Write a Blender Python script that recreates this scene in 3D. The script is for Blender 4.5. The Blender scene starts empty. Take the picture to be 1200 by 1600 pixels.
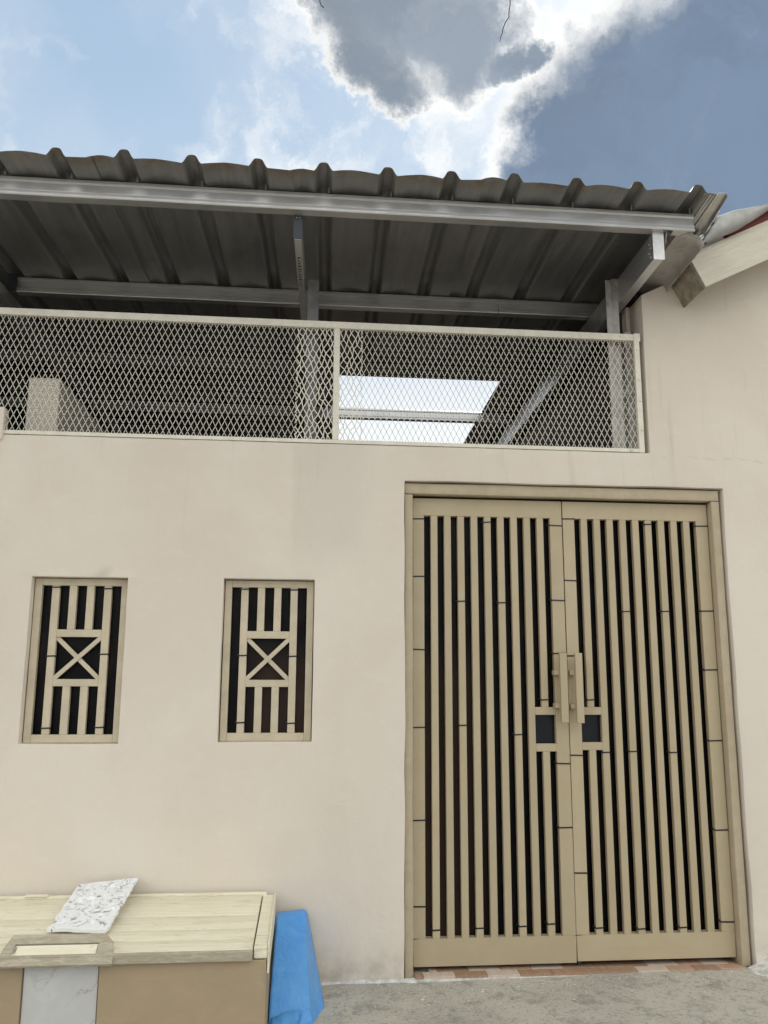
import bpy, bmesh, math, random
from mathutils import Vector, Matrix, noise
R = math.radians
random.seed(7)
S = bpy.context.scene
C = S.collection

# ------------------------------------------------------------------ camera
D, H = 4.2, 1.43                       # distance to the wall, eye height
def cam_axes(yaw, pit, rol):
    f = Vector((math.sin(yaw)*math.cos(pit), math.cos(yaw)*math.cos(pit), math.sin(pit)))
    r0 = Vector((math.cos(yaw), -math.sin(yaw), 0)); u0 = r0.cross(f)
    return (r0*math.cos(rol)+u0*math.sin(rol), -r0*math.sin(rol)+u0*math.cos(rol), f)
r_, u_, f_ = cam_axes(R(5.29), R(10.593), R(.3))
cd = bpy.data.cameras.new('camera'); cam = bpy.data.objects.new('camera', cd); C.objects.link(cam)
cam.matrix_world = Matrix(((r_.x,u_.x,-f_.x,0),(r_.y,u_.y,-f_.y,-D),(r_.z,u_.z,-f_.z,H),(0,0,0,1)))
cd.sensor_fit = 'VERTICAL'; cd.sensor_height = 24; cd.lens = 24*1306.4/1600
cd.clip_start = .05; cd.clip_end = 3000
S.camera = cam
S.render.resolution_x = 768; S.render.resolution_y = 1024

# ------------------------------------------------------------------ node helpers
class NT:
    def __init__(s, nt): s.nt = nt
    def n(s, t, **k):
        nd = s.nt.nodes.new(t)
        for a, b in k.items(): setattr(nd, a, b)
        return nd
    def put(s, sock, v):
        if isinstance(v, bpy.types.NodeSocket): s.nt.links.new(v, sock)
        elif v is not None: sock.default_value = v
    def m(s, op, a, b=None, c=None, clamp=False):
        nd = s.n('ShaderNodeMath', operation=op); nd.use_clamp = clamp
        for i, v in enumerate((a, b, c)): s.put(nd.inputs[i], v)
        return nd.outputs[0]
    def vm(s, op, a, b=None, out=0):
        nd = s.n('ShaderNodeVectorMath', operation=op)
        s.put(nd.inputs[0], a)
        if b is not None:
            if op == 'SCALE': s.put(nd.inputs[3], b)
            else: s.put(nd.inputs[1], b)
        return nd.outputs[out]
    def mr(s, v, a, b, c=0., d=1., smooth=True):
        nd = s.n('ShaderNodeMapRange', interpolation_type='SMOOTHSTEP' if smooth else 'LINEAR')
        for i, x in enumerate((v, a, b, c, d)): s.put(nd.inputs[i], x)
        return nd.outputs[0]
    def mix(s, f, a, b, mode='MIX'):
        nd = s.n('ShaderNodeMix', data_type='RGBA', blend_type=mode)
        s.put(nd.inputs[0], f); s.put(nd.inputs[6], a); s.put(nd.inputs[7], b)
        return nd.outputs[2]
    def noise(s, vec, scale, detail=4., rough=.55, dist=0., color=False):
        nd = s.n('ShaderNodeTexNoise')
        s.put(nd.inputs['Vector'], vec); s.put(nd.inputs['Scale'], scale)
        s.put(nd.inputs['Detail'], detail); s.put(nd.inputs['Roughness'], rough); s.put(nd.inputs['Distortion'], dist)
        return nd.outputs[1 if color else 0]
    def vor(s, vec, scale, feature='F1', rnd=1.):
        nd = s.n('ShaderNodeTexVoronoi', feature=feature)
        s.put(nd.inputs['Vector'], vec); s.put(nd.inputs['Scale'], scale); s.put(nd.inputs['Randomness'], rnd)
        return nd.outputs[0]
    def mapv(s, vec, scale=(1,1,1), rot=(0,0,0), loc=(0,0,0)):
        nd = s.n('ShaderNodeMapping'); s.put(nd.inputs[0], vec)
        nd.inputs[1].default_value = loc; nd.inputs[2].default_value = rot; nd.inputs[3].default_value = scale
        return nd.outputs[0]
def c4(c): return (c[0], c[1], c[2], 1.)

# ------------------------------------------------------------------ world: nishita sky with broken cloud
SUN = Vector((.227, .722, .654)).normalized()
W = bpy.data.worlds.new('World'); S.world = W; W.use_nodes = True
W.node_tree.nodes.clear(); w = NT(W.node_tree)
out = w.n('ShaderNodeOutputWorld'); bg = w.n('ShaderNodeBackground')
sky = w.n('ShaderNodeTexSky', sky_type='NISHITA'); sky.sun_disc = False
sky.sun_elevation = math.asin(SUN.z); sky.sun_rotation = math.atan2(SUN.x, SUN.y)
sky.air_density = 1.0; sky.dust_density = 1.2; sky.ozone_density = 1.0
STR = .1
dirv = w.n('ShaderNodeTexCoord').outputs['Generated']
k = 1/STR
def K(c, s=1.): return (c[0]*k*s, c[1]*k*s, c[2]*k*s, 1.)
# thin high veil softens the clear blue
skyc = w.mix(.85, sky.outputs[0], K((.365,.52,.70)))
zz_ = w.n('ShaderNodeSeparateXYZ'); w.put(zz_.inputs[0], dirv)
skyc = w.mix(w.m('MULTIPLY', w.mr(zz_.outputs[2], .66, .46), .35), skyc, K((.62,.74,.84)))
veil = w.mr(w.noise(w.mapv(dirv,(1,1,1.6)), 2.6, 6., .55, .6), .42, .72)
skyc = w.mix(w.m('MULTIPLY', veil, .5), skyc, K((.62,.70,.80)))
warp = w.vm('SUBTRACT', w.noise(dirv, 6.5, 9., .66, 0., True), (.5,.5,.5))
wd = w.vm('NORMALIZE', w.vm('ADD', dirv, w.vm('SCALE', warp, .19)))
def blob(d, r0, r1):
    d = Vector(d).normalized()
    return w.mr(w.vm('DOT_PRODUCT', wd, tuple(d), out=1), math.cos(R(r1)), math.cos(R(r0)))
def dpx(x, y):
    v = r_*((x-600)/1306.4) + u_*((800-y)/1306.4) + f_; return tuple(v.normalized())
# cloud banks: direction and angular radius
blobs = [(dpx(x,y), r*q*.22/23., r*1.22/23.) for x, y, r, q in
  ((1180,270,360,1.2),(1030,250,215,1.3),(905,250,125,.8),(1085,110,135,1.0),(1190,40,170,.4),(840,300,75,.3),
   (640,5,125,.3),(710,65,90,.2),(590,95,88,.4),(555,10,75,.3),(620,150,62,.2),(790,95,42,.1))]
dens = None
for b in blobs:
    v = blob(*b)
    if dens is None: dens = v
    else:
        nd_ = w.n('ShaderNodeMath', operation='SMOOTH_MAX'); w.put(nd_.inputs[0], dens); w.put(nd_.inputs[1], v); nd_.inputs[2].default_value = .25; dens = nd_.outputs[0]
rim = [(dpx(x,y), r*.2/23., r/23.) for x, y, r in ((495,60,75),(500,150,80),(560,215,95),(455,225,70),(655,205,75),(700,150,50),(690,120,45),(720,270,70),(775,215,60),(835,130,70),(930,80,70),(990,20,60),(780,20,70))]
wisp = None
for b in rim:
    v = blob(*b); wisp = v if wisp is None else w.m('MAXIMUM', wisp, v)
# the same broken cumulus over the rest of the sky
far = w.mr(w.vm('DOT_PRODUCT', dirv, (.13,.80,.585), out=1), .80, .93, 1., 0.)
field = w.mr(w.noise(w.mapv(dirv,(1,1,1.7),loc=(3.1,1.7,.4)), 2.3, 9., .56, .2), .44, .60)
dens = w.m('MAXIMUM', dens, w.m('MULTIPLY', field, far))
fine = w.noise(wd, 7.5, 10., .60, 0.)
dens = w.m('ADD', dens, w.m('MULTIPLY', w.m('SUBTRACT', fine, .50), 1.05))
dens = w.m('MULTIPLY', dens, 1., clamp=True)
wisp = w.m('MULTIPLY', wisp, w.mr(w.noise(wd, 9., 9., .60, 0.), .42, .64))
sdot = w.vm('DOT_PRODUCT', dirv, tuple(SUN), out=1)
away = w.mr(sdot, .86, .40)                       # unseen clouds away from the sun, brightened to fill-light the wall
edge_c = w.mix(w.mr(sdot,.6,.99), K((.78,.83,.88)), K((.98,.98,.96)))
cg = w.mr(w.vm('DOT_PRODUCT', wd, dpx(640,60), out=1), math.cos(R(9)), math.cos(R(4)))
core_back = w.mix(w.m('ADD', w.m('MULTIPLY', cg, .8), w.m('MULTIPLY', w.mr(w.noise(wd, 3.2, 5., .55), .42, .66), .35), clamp=True), K((.18,.245,.345)), K((.28,.33,.39)))
core_c = w.mix(away, core_back, K((3.1,2.9,2.5)))
core = w.m('POWER', w.mr(dens, .34, 1.0), .85)
cc = w.mix(core, edge_c, core_c)
near = w.mr(sdot, .984, 1.0)
base = w.mix(w.m('MULTIPLY', near, .6), skyc, K((.88,.93,.96)))
base = w.mix(w.m('MULTIPLY', wisp, .8), base, edge_c)
dk = w.mr(w.noise(w.mapv(wd,(1,1,1.3),loc=(2,0,1)), 5., 7., .55), .35, .68, .90, 1.12)
cc = w.vm('SCALE', cc, dk)
col = w.mix(w.mr(dens, .17, .52), base, cc)
# milky horizon haze
z = w.n('ShaderNodeSeparateXYZ'); w.put(z.inputs[0], dirv)
hz = w.mr(z.outputs[2], .44, .26)
col = w.mix(w.m('MULTIPLY', hz, .92), col, K((.93,.97,1.02)))
w.put(bg.inputs[0], col); bg.inputs[1].default_value = STR
W.node_tree.links.new(bg.outputs[0], out.inputs[0])

sd = bpy.data.lights.new('sun', 'SUN'); so = bpy.data.objects.new('sun', sd); C.objects.link(so)
sd.energy = 4.0; sd.angle = R(1.5); sd.color = (1, .95, .87)
so.rotation_euler = SUN.to_track_quat('Z', 'Y').to_euler(); so.location = (3, 10, 12)

vs = S.view_settings; vs.view_transform = 'Standard'; vs.look = 'None'; vs.gamma = 1; vs.exposure = 0.12
vs.use_curve_mapping = False
S.render.engine = 'CYCLES'

# ------------------------------------------------------------------ materials
def mat(name, col, rough=.6, metal=0., spec=.5, var=.0, vscale=3., bump=0., bscale=40., fn=None):
    m = bpy.data.materials.new(name); m.use_nodes = True
    t = NT(m.node_tree); b = m.node_tree.nodes['Principled BSDF']
    b.inputs['Roughness'].default_value = rough; b.inputs['Metallic'].default_value = metal
    b.inputs['Specular IOR Level'].default_value = spec
    pos = t.n('ShaderNodeNewGeometry').outputs['Position']
    c = c4(col)
    if var:
        n = t.noise(pos, vscale, 6., .6)
        c = t.mix(t.mr(n,.3,.7), c4([x*(1-var) for x in col]), c4([min(1,x*(1+var)) for x in col]))
    h = None
    if bump: h = t.m('MULTIPLY', t.noise(pos, bscale, 6., .6), bump)
    if fn:
        r = fn(t, pos, c, h, b)
        if r: c, h = r
    t.put(b.inputs['Base Color'], c)
    if h is not None:
        bn = t.n('ShaderNodeBump'); bn.inputs['Strength'].default_value = 1.; bn.inputs['Distance'].default_value = .01
        t.put(bn.inputs['Height'], h); t.put(b.inputs['Normal'], bn.outputs[0])
    return m

def plaster_fn(t, pos, c, h, b):
    big = t.noise(t.mapv(pos,(1,1,.8)), 1.1, 5., .6, .4)
    c = t.mix(t.mr(big,.35,.7), c, c4((.645,.578,.495)))
    roll = t.noise(t.mapv(pos,(1.,1,2.2)), 7., 5., .62)
    c = t.mix(t.m('MULTIPLY', t.mr(roll,.52,.75), .28), c, c4((.74,.685,.60)))
    # dirt splashed up from the ground and thin rain runs below the screen
    s = t.n('ShaderNodeSeparateXYZ'); t.put(s.inputs[0], pos)
    low = t.m('MULTIPLY', t.mr(s.outputs[2],.0,.22,1.,0.), t.mr(t.noise(pos,9.,6.,.65),.35,.7))
    c = t.mix(t.m('MULTIPLY',low,.62), c, c4((.37,.33,.27)))
    run = t.noise(t.mapv(pos,(14,14,.9)), 1., 5., .6)
    top = t.m('MULTIPLY', t.mr(s.outputs[2],1.9,2.57,0.,1.), t.mr(run,.56,.74))
    c = t.mix(t.m('MULTIPLY',top,.30), c, c4((.40,.35,.28)))
    # greyer square of later patching beside the middle post
    e1 = t.m('ADD', s.outputs[0], t.m('MULTIPLY', t.noise(pos,6.,4.), .04)); 
    pt = t.m('MULTIPLY', t.mr(e1,-.075,-.045), t.mr(e1,.22,.42,1.,0.))
    pt = t.m('MULTIPLY', pt, t.mr(s.outputs[2],1.86,2.12))
    c = t.mix(t.m('MULTIPLY',pt,.26), c, c4((.50,.47,.41)))
    # hairline crack where the upper wall was added on the right
    zz = t.m('ADD', s.outputs[2], t.m('MULTIPLY', t.noise(pos, 4.,4.,.6), -.12))
    ln = t.mr(t.m('ABSOLUTE', t.m('SUBTRACT', zz, 2.487)), .002, .011, 1., 0.)
    ln = t.m('MULTIPLY', t.m('MULTIPLY', ln, t.mr(s.outputs[0],1.78,1.9)), t.mr(t.noise(pos,11.,3.),.44,.60))
    c = t.mix(t.m('MULTIPLY', ln, .16), c, c4((.36,.31,.25)))
    tr = t.noise(t.mapv(pos,(1.3,1,.9),rot=(0,.5,0)), 5.,4.,.6,.8)
    h = t.m('ADD', t.m('MULTIPLY', tr, .45), t.m('MULTIPLY', t.noise(pos, 170., 4., .6), .055))
    h = t.m('ADD', h, t.m('MULTIPLY', t.noise(pos, 32., 5., .6), .08))
    h = t.m('SUBTRACT', h, t.m('MULTIPLY', ln, .12))
    return c, h
M = {}
M['plaster'] = mat('cream_plaster', (.695,.633,.548), .75, spec=.25, fn=plaster_fn)
def gate_fn(t, pos, c, h, b):
    n = t.noise(t.mapv(pos,(1,1,1)), 6., 6., .62)
    c = t.mix(t.mr(n,.35,.7), c, c4((.45,.375,.25)))
    oi = t.n('ShaderNodeObjectInfo').outputs['Random']
    c = t.vm('SCALE', c, t.mr(oi, 0., 1., .955, 1.045, False))
    d = t.noise(pos, 16., 6., .7)
    c = t.mix(t.m('MULTIPLY', t.mr(d,.64,.76), .35), c, c4((.30,.25,.17)))
    h = t.m('ADD', t.m('MULTIPLY', t.noise(t.mapv(pos,(3,3,1)), 60., 4.), .045), t.m('MULTIPLY', t.noise(pos, 9., 4.), .12))
    t.put(b.inputs['Roughness'], t.mr(t.noise(pos,25.,4.),.3,.7,.38,.6))
    return c, h
M['gate'] = mat('beige_enamel', (.425,.352,.228), .5, spec=.4, fn=gate_fn)
def frame_fn(t, pos, c, h, b):
    n = t.noise(t.mapv(pos,(2,2,2)), 5., 7., .65)
    c = t.mix(t.mr(n,.35,.7), c, c4((.48,.405,.29)))
    g = t.noise(t.mapv(pos,(2,30,30)), 3., 5., .6)
    h = t.m('ADD', t.m('MULTIPLY', t.noise(pos, 28., 6., .65), .28), t.m('MULTIPLY', g, .05))
    return c, h
M['frame'] = mat('beige_door_frame', (.42,.35,.245), .6, spec=.3, fn=frame_fn)
M['screen'] = mat('cream_painted_steel', (.70,.665,.565), .5, spec=.4, var=.08, vscale=14, bump=.03, bscale=60)
M['grille'] = mat('beige_grille_paint', (.53,.46,.34), .5, spec=.4, var=.08, vscale=12, bump=.05, bscale=50)
M['tie'] = mat('black_nylon', (.008,.008,.009), .4)
def film_fn(t, pos, c, h, b):
    n = t.noise(t.mapv(pos,(5,1,1.1)), 3., 4., .6, .6)
    c = t.mix(t.mr(n,.45,.75), c, c4((.016,.0115,.0095)))
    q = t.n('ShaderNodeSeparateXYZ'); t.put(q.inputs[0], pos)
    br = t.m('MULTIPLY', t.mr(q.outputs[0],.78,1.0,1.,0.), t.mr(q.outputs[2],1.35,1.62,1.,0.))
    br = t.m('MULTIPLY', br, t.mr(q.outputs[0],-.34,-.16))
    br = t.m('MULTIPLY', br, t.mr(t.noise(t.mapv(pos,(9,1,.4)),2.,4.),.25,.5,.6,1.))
    c = t.mix(br, c, c4((.040,.024,.018)))  # brown reflection painted into the sheet colour, low and to the left
    hh = t.m('MULTIPLY', t.noise(t.mapv(pos,(1,1,.55)), 6., 3., .5, 1.2), .5)
    return c, hh
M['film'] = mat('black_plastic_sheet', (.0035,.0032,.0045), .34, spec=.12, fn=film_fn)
def galv_fn(t, pos, c, h, b):
    n = t.vor(t.mapv(pos,(1,1,1)), 60.)
    s = t.noise(t.mapv(pos,(1.2,14,14)), 4., 5., .65)
    c = t.mix(t.mr(s,.35,.7), c, c4((.63,.63,.63)))
    c = t.mix(t.m('MULTIPLY', t.mr(t.noise(t.mapv(pos,(.5,1,1)),5.,6.,.6),.5,.78), .25), c, c4((.40,.395,.39)))
    t.put(b.inputs['Roughness'], t.mr(t.noise(pos,12.,5.),.3,.7,.30,.40))
    return c, t.m('MULTIPLY', t.noise(pos, 9., 2.), .02)
M['plate_gloss'] = mat('dark_glossy_plate', (.008,.011,.016), .22, spec=.25)
M['galv'] = mat('galvanised_channel', (.58,.58,.575), .4, metal=.8, fn=galv_fn)
def sheet_fn(t, pos, c, h, b):
    s = t.noise(t.mapv(pos,(16,.7,16),rot=(0,0,R(1.7))), 2.2, 6., .62)
    c = t.mix(t.mr(s,.35,.68), c, c4((.27,.266,.258)))
    c = t.mix(t.m('MULTIPLY', t.mr(t.noise(pos,3.5,6.,.7),.5,.72), .6), c, c4((.165,.158,.15)))
    y = t.n('ShaderNodeSeparateXYZ'); t.put(y.inputs[0], pos)
    # rust and mud along the exposed eave edge
    ru = t.m('MULTIPLY', t.mr(y.outputs[1],-.66,-.56,1.,0.), t.mr(t.noise(t.mapv(pos,(1,1,1)),6.,7.,.7),.47,.62))
    c = t.mix(t.m('MULTIPLY', ru, .75), c, c4((.20,.13,.07)))
    t.put(b.inputs['Roughness'], t.mr(s,.3,.7,.36,.52))
    return c, t.m('MULTIPLY', t.noise(t.mapv(pos,(2,.8,2)), 7., 4.), .16)
M['sheet'] = mat('weathered_roof_sheet', (.215,.213,.208), .42, metal=.5, fn=sheet_fn)
M['flash'] = mat('bright_flashing', (.56,.555,.54), .33, metal=.8, var=.15, vscale=9, bump=.12, bscale=9)
M['dark_steel'] = mat('dark_bracket_steel', (.05,.055,.065), .4, metal=.6, var=.2)
def dull_fn(t, pos, c, h, b):
    n = t.noise(pos, 9., 6., .65, .5)
    c = t.mix(t.mr(n,.45,.72), c, c4((.27,.235,.20)))
    return c, t.m('MULTIPLY', t.noise(pos, 7., 4., .6, .8), .5)
M['dull'] = mat('dull_flashing', (.44,.42,.395), .5, metal=.35, fn=dull_fn)
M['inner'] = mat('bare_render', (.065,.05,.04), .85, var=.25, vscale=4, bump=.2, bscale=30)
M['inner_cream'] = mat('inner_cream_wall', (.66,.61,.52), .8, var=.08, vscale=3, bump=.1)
def cem_fn(t, pos, c, h, b):
    big = t.noise(pos, 1.6, 6., .6, .5)
    c = t.mix(t.mr(big,.38,.60), c, c4((.54,.515,.445)))
    st = t.noise(t.mapv(pos,(1,1,1),rot=(0,0,.6)), 7., 10., .76, .3)
    c = t.mix(t.m('MULTIPLY', t.mr(st,.50,.62), .62), c, c4((.25,.24,.215)))
    c = t.mix(t.m('MULTIPLY', t.mr(t.noise(pos,95.,6.,.75),.50,.68), .55), c, c4((.60,.575,.50)))
    c = t.mix(t.m('MULTIPLY', t.mr(t.noise(pos,60.,6.,.8),.52,.64), .75), c, c4((.19,.18,.155)))
    dots = t.mr(t.vor(pos, 26.), .055, .10, 1., 0.)
    dots = t.m('MULTIPLY', dots, t.mr(t.noise(pos,5.,3.),.50,.60))
    c = t.mix(dots, c, c4((.68,.66,.60)))
    scr = t.mr(t.noise(t.mapv(pos,(3,60,1),rot=(0,0,-.12)), 2.5, 4., .6), .60,.70)
    scr = t.m('MULTIPLY', scr, t.mr(t.noise(pos,2.2,3.),.48,.6))
    c = t.mix(t.m('MULTIPLY', scr, .5), c, c4((.13,.125,.11)))
    h = t.m('ADD', t.m('MULTIPLY', t.noise(pos, 70., 8., .75), .7), t.m('MULTIPLY', st, .8))
    h = t.m('SUBTRACT', h, t.m('MULTIPLY', scr, .12))
    return c, h
M['cement'] = mat('trowelled_cement', (.44,.415,.365), .85, spec=.25, fn=cem_fn)
M['road'] = mat('street_concrete', (.30,.285,.25), .9, var=.2, vscale=.7, bump=.3, bscale=30)
M['mortar'] = mat('white_mortar', (.58,.575,.54), .9, var=.25, vscale=30, bump=.6, bscale=60)
def tile(name, a, bb):
    def fn(t, pos, c, h, b):
        g = t.noise(t.mapv(pos,(30,3,30),rot=(0,0,.25)), 3., 5., .65, .5)
        c = t.mix(t.mr(g,.35,.68), c, c4(bb))
        c = t.mix(t.m('MULTIPLY',t.mr(t.noise(pos,30.,5.,.7),.55,.7),.4), c, c4((.40,.37,.32)))
        return c, t.m('MULTIPLY', g, .04)
    return mat(name, a, .45, fn=fn)
M['tile_brown'] = tile('brown_wood_tile', (.30,.185,.115), (.38,.25,.17))
M['tile_pale'] = tile('pale_wood_tile', (.52,.42,.35), (.60,.50,.43))
M['tile_red'] = tile('reddish_wood_tile', (.42,.265,.18), (.48,.33,.24))
def lid_fn(t, pos, c, h, b):
    g = t.noise(t.mapv(pos,(1.2,22,22)), 2.4, 7., .65, .4)
    c = t.mix(t.mr(g,.4,.66), c, c4((.74,.68,.50)))
    d = t.noise(t.mapv(pos,(2,9,9)), 5., 7., .72, .6)
    c = t.mix(t.m('MULTIPLY',t.mr(d,.55,.70),.7), c, c4((.45,.40,.29)))
    ck = t.m('MULTIPLY', t.mr(t.noise(t.mapv(pos,(1.5,60,60)),2.,5.,.6),.66,.72), t.mr(t.noise(pos,4.,3.),.46,.56))
    c = t.mix(t.m('MULTIPLY', ck, .6), c, c4((.16,.13,.09)))
    p = t.noise(pos, 6., 5., .6)
    c = t.mix(t.m('MULTIPLY',t.mr(p,.5,.7),.45), c, c4((.82,.79,.66)))
    return c, t.m('ADD', t.m('MULTIPLY', g, .45), t.m('MULTIPLY', d, .15))
M['lid'] = mat('cream_brushed_lid_paint', (.80,.76,.60), .6, fn=lid_fn)
def tan_fn(t, pos, c, h, b):
    n = t.noise(t.mapv(pos,(1,1,1.3)), 7., 6., .62, 1.4)
    c = t.mix(t.mr(n,.30,.75), c, c4((.385,.295,.185)))
    c = t.mix(t.m('MULTIPLY',t.mr(t.noise(pos,14.,6.,.7,.8),.58,.75),.25), c, c4((.47,.39,.265)))
    return c, t.m('MULTIPLY', n, .25)
M['tan'] = mat('tan_brushed_paint', (.355,.275,.175), .65, fn=tan_fn)
def trim_fn(t, pos, c, h, b):
    n = t.noise(t.mapv(pos,(1,4,4)), 14., 7., .7, .8)
    c = t.mix(t.mr(n,.42,.66), c, c4((.47,.43,.34)))
    return c, t.m('MULTIPLY', n, .2)
M['trim'] = mat('grey_beige_trim', (.36,.315,.225), .65, fn=trim_fn)
def marble_fn(t, pos, c, h, b):
    d = t.noise(pos, 5., 6., .65, 0., True)
    v = t.vor(t.vm('ADD', pos, t.vm('SCALE', d, .35)), 5.5, 'DISTANCE_TO_EDGE')
    vein = t.m('MULTIPLY', t.mr(v, .0, .04, 1., 0.), t.mr(t.noise(pos,6.,4.),.40,.62))
    c = t.mix(t.m('MULTIPLY', vein, .8), c, c4((.27,.26,.23)))
    c = t.mix(t.m('MULTIPLY',t.mr(t.noise(pos,4.,5.,.6,1.),.45,.7),.5), c, c4((.62,.63,.62)))
    return c, None
M['marble'] = mat('white_marble_tile', (.52,.52,.50), .35, fn=marble_fn)
def board_fn(t, pos, c, h, b):
    d = t.noise(pos, 16., 6., .65, 0., True)
    q = t.vm('ADD', pos, t.vm('SCALE', d, .10))
    v = t.vor(t.mapv(q,(1,.8,1)), 11., 'DISTANCE_TO_EDGE')
    cr = t.m('MULTIPLY', t.mr(v,.004,.020,1.,0.), t.mr(t.noise(pos,19.,5.,.7),.55,.60))
    c = t.mix(t.m('MULTIPLY',t.mr(t.noise(pos,9.,6.,.7),.45,.65),.5), c, c4((.72,.73,.735)))
    sp = t.m('MULTIPLY', t.mr(t.noise(pos,60.,4.,.7),.57,.62), t.mr(t.noise(pos,12.,3.),.46,.56))
    c = t.mix(t.m('MAXIMUM', cr, sp), c, c4((.13,.13,.125)))
    h = t.m('SUBTRACT', t.m('MULTIPLY', t.noise(q, 22., 5., .65), .12), t.m('MULTIPLY', cr, .5))
    return c, h
M['board'] = mat('peeling_white_board', (.85,.865,.88), .6, fn=board_fn)
def tarp_fn(t, pos, c, h, b):
    w1 = t.n('ShaderNodeTexWave', wave_type='BANDS', bands_direction='Z'); t.put(w1.inputs['Vector'], pos); w1.inputs['Scale'].default_value = 95.; w1.inputs['Distortion'].default_value = 1.
    w2 = t.n('ShaderNodeTexWave', wave_type='BANDS', bands_direction='X'); t.put(w2.inputs['Vector'], pos); w2.inputs['Scale'].default_value = 95.; w2.inputs['Distortion'].default_value = 1.
    wv = t.m('ADD', w1.outputs[1], w2.outputs[1])
    c = t.mix(t.mr(t.noise(pos,9.,6.,.65,.5),.38,.68), c, c4((.09,.36,.78)))
    c = t.mix(t.m('MULTIPLY', wv, .12), c, c4((.25,.50,.84)))
    h = t.m('ADD', t.m('MULTIPLY', wv, .03), t.m('MULTIPLY', t.noise(t.mapv(pos,(3,3,1)), 11., 5., .6, .8), .6))
    return c, h
M['tarp'] = mat('blue_woven_plastic', (.055,.29,.74), .36, fn=tarp_fn)
def barge_fn(t, pos, c, h, b):
    s = math.atan(.49)
    q = t.mapv(pos,(1,1,1),rot=(0,s,0))
    g = t.noise(t.mapv(q,(1.1,1,26)), 3.4, 3., .5, 1.4)
    c = t.mix(t.m('MULTIPLY',t.mr(g,.48,.60),.3), c, c4((.50,.455,.365)))
    return c, t.m('MULTIPLY', g, .5)
M['barge'] = mat('cream_woodgrain_board', (.60,.56,.465), .6, fn=barge_fn)
M['post'] = mat('dull_post_steel', (.17,.17,.165), .5, metal=.5, var=.2, vscale=12)
M['red'] = mat('red_oxide_underside', (.16,.025,.018), .6, var=.2)
M['brown_end'] = mat('brownish_board_end', (.27,.235,.185), .85, var=.3, vscale=18, bump=.3)  # darker brown for the end return of the board
M['pale_sheet'] = mat('pale_neighbour_sheet', (.36,.355,.34), .5, metal=.3, var=.2, vscale=8, bump=.3, bscale=12)
M['ink'] = mat('stamp_ink', (.035,.035,.035), .7)
M['wire'] = mat('dark_wire', (.03,.012,.015), .6)
M['dark'] = mat('dark_void', (.02,.017,.015), .9)
M['chip'] = mat('paint_chips', (.72,.70,.64), .7)
M['zinc'] = mat('zinc_screw', (.45,.45,.44), .4, metal=.8)

# ------------------------------------------------------------------ mesh helpers
class MB:
    def __init__(s): s.v = []; s.f = []
    def add(s, vs, fs):
        b = len(s.v); s.v += [tuple(p) for p in vs]; s.f += [tuple(b+i for i in q) for q in fs]; return s
    def box(s, x0, x1, y0, y1, z0, z1):
        return s.add([(x0,y0,z0),(x1,y0,z0),(x1,y1,z0),(x0,y1,z0),(x0,y0,z1),(x1,y0,z1),(x1,y1,z1),(x0,y1,z1)],
                     [(0,3,2,1),(4,5,6,7),(0,1,5,4),(1,2,6,5),(2,3,7,6),(3,0,4,7)])
    def hexa(s, p):
        return s.add(p, [(0,3,2,1),(4,5,6,7),(0,1,5,4),(1,2,6,5),(2,3,7,6),(3,0,4,7)])
    def bar(s, a, b, wx, wy, up=(0,1,0)):
        a = Vector(a); b = Vector(b); d = (b-a).normalized(); u = Vector(up); sx = d.cross(u).normalized()*wx/2; sy = sx.cross(d).normalized()*wy/2
        return s.hexa([a-sx-sy, a+sx-sy, a+sx+sy, a-sx+sy, b-sx-sy, b+sx-sy, b+sx+sy, b-sx+sy])
    def tube(s, pts, r, n=8):
        pts = [Vector(p) for p in pts]; base = len(s.v); m = len(pts)
        for i, p in enumerate(pts):
            d = (pts[min(i+1,m-1)]-pts[max(i-1,0)]).normalized()
            a = d.cross(Vector((0,1,0.03))); a = a.normalized() if a.length > 1e-4 else Vector((1,0,0)); b = d.cross(a)
            rr = r[i] if isinstance(r,(list,tuple)) else r
            for j in range(n):
                t = 2*math.pi*j/n; s.v.append(tuple(p + a*math.cos(t)*rr + b*math.sin(t)*rr))
        for i in range(m-1):
            for j in range(n):
                s.f.append((base+i*n+j, base+i*n+(j+1)%n, base+(i+1)*n+(j+1)%n, base+(i+1)*n+j))
        s.f.append(tuple(base+j for j in reversed(range(n)))); s.f.append(tuple(base+(m-1)*n+j for j in range(n)))
        return s
    def sheet(s, prof, d0, d1, axis='y', skew=0., segs=1, fz=None):
        """open profile [(a,z)] swept along an axis; a is x for axis y and y for axis x"""
        base = len(s.v); n = len(prof)
        for i in range(segs+1):
            t = d0+(d1-d0)*i/segs
            for a, z_ in prof:
                if axis == 'y': p = (a+skew*(t-d0), t, z_)
                else: p = (t, a, z_)
                if fz: p = fz(*p)
                s.v.append(p)
        for i in range(segs):
            for j in range(n-1):
                s.f.append((base+i*n+j, base+i*n+j+1, base+(i+1)*n+j+1, base+(i+1)*n+j))
        return s
def world_loc(o):
    v = Vector(o.location)
    while o.parent: o = o.parent; v += Vector(o.location)
    return v
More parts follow.
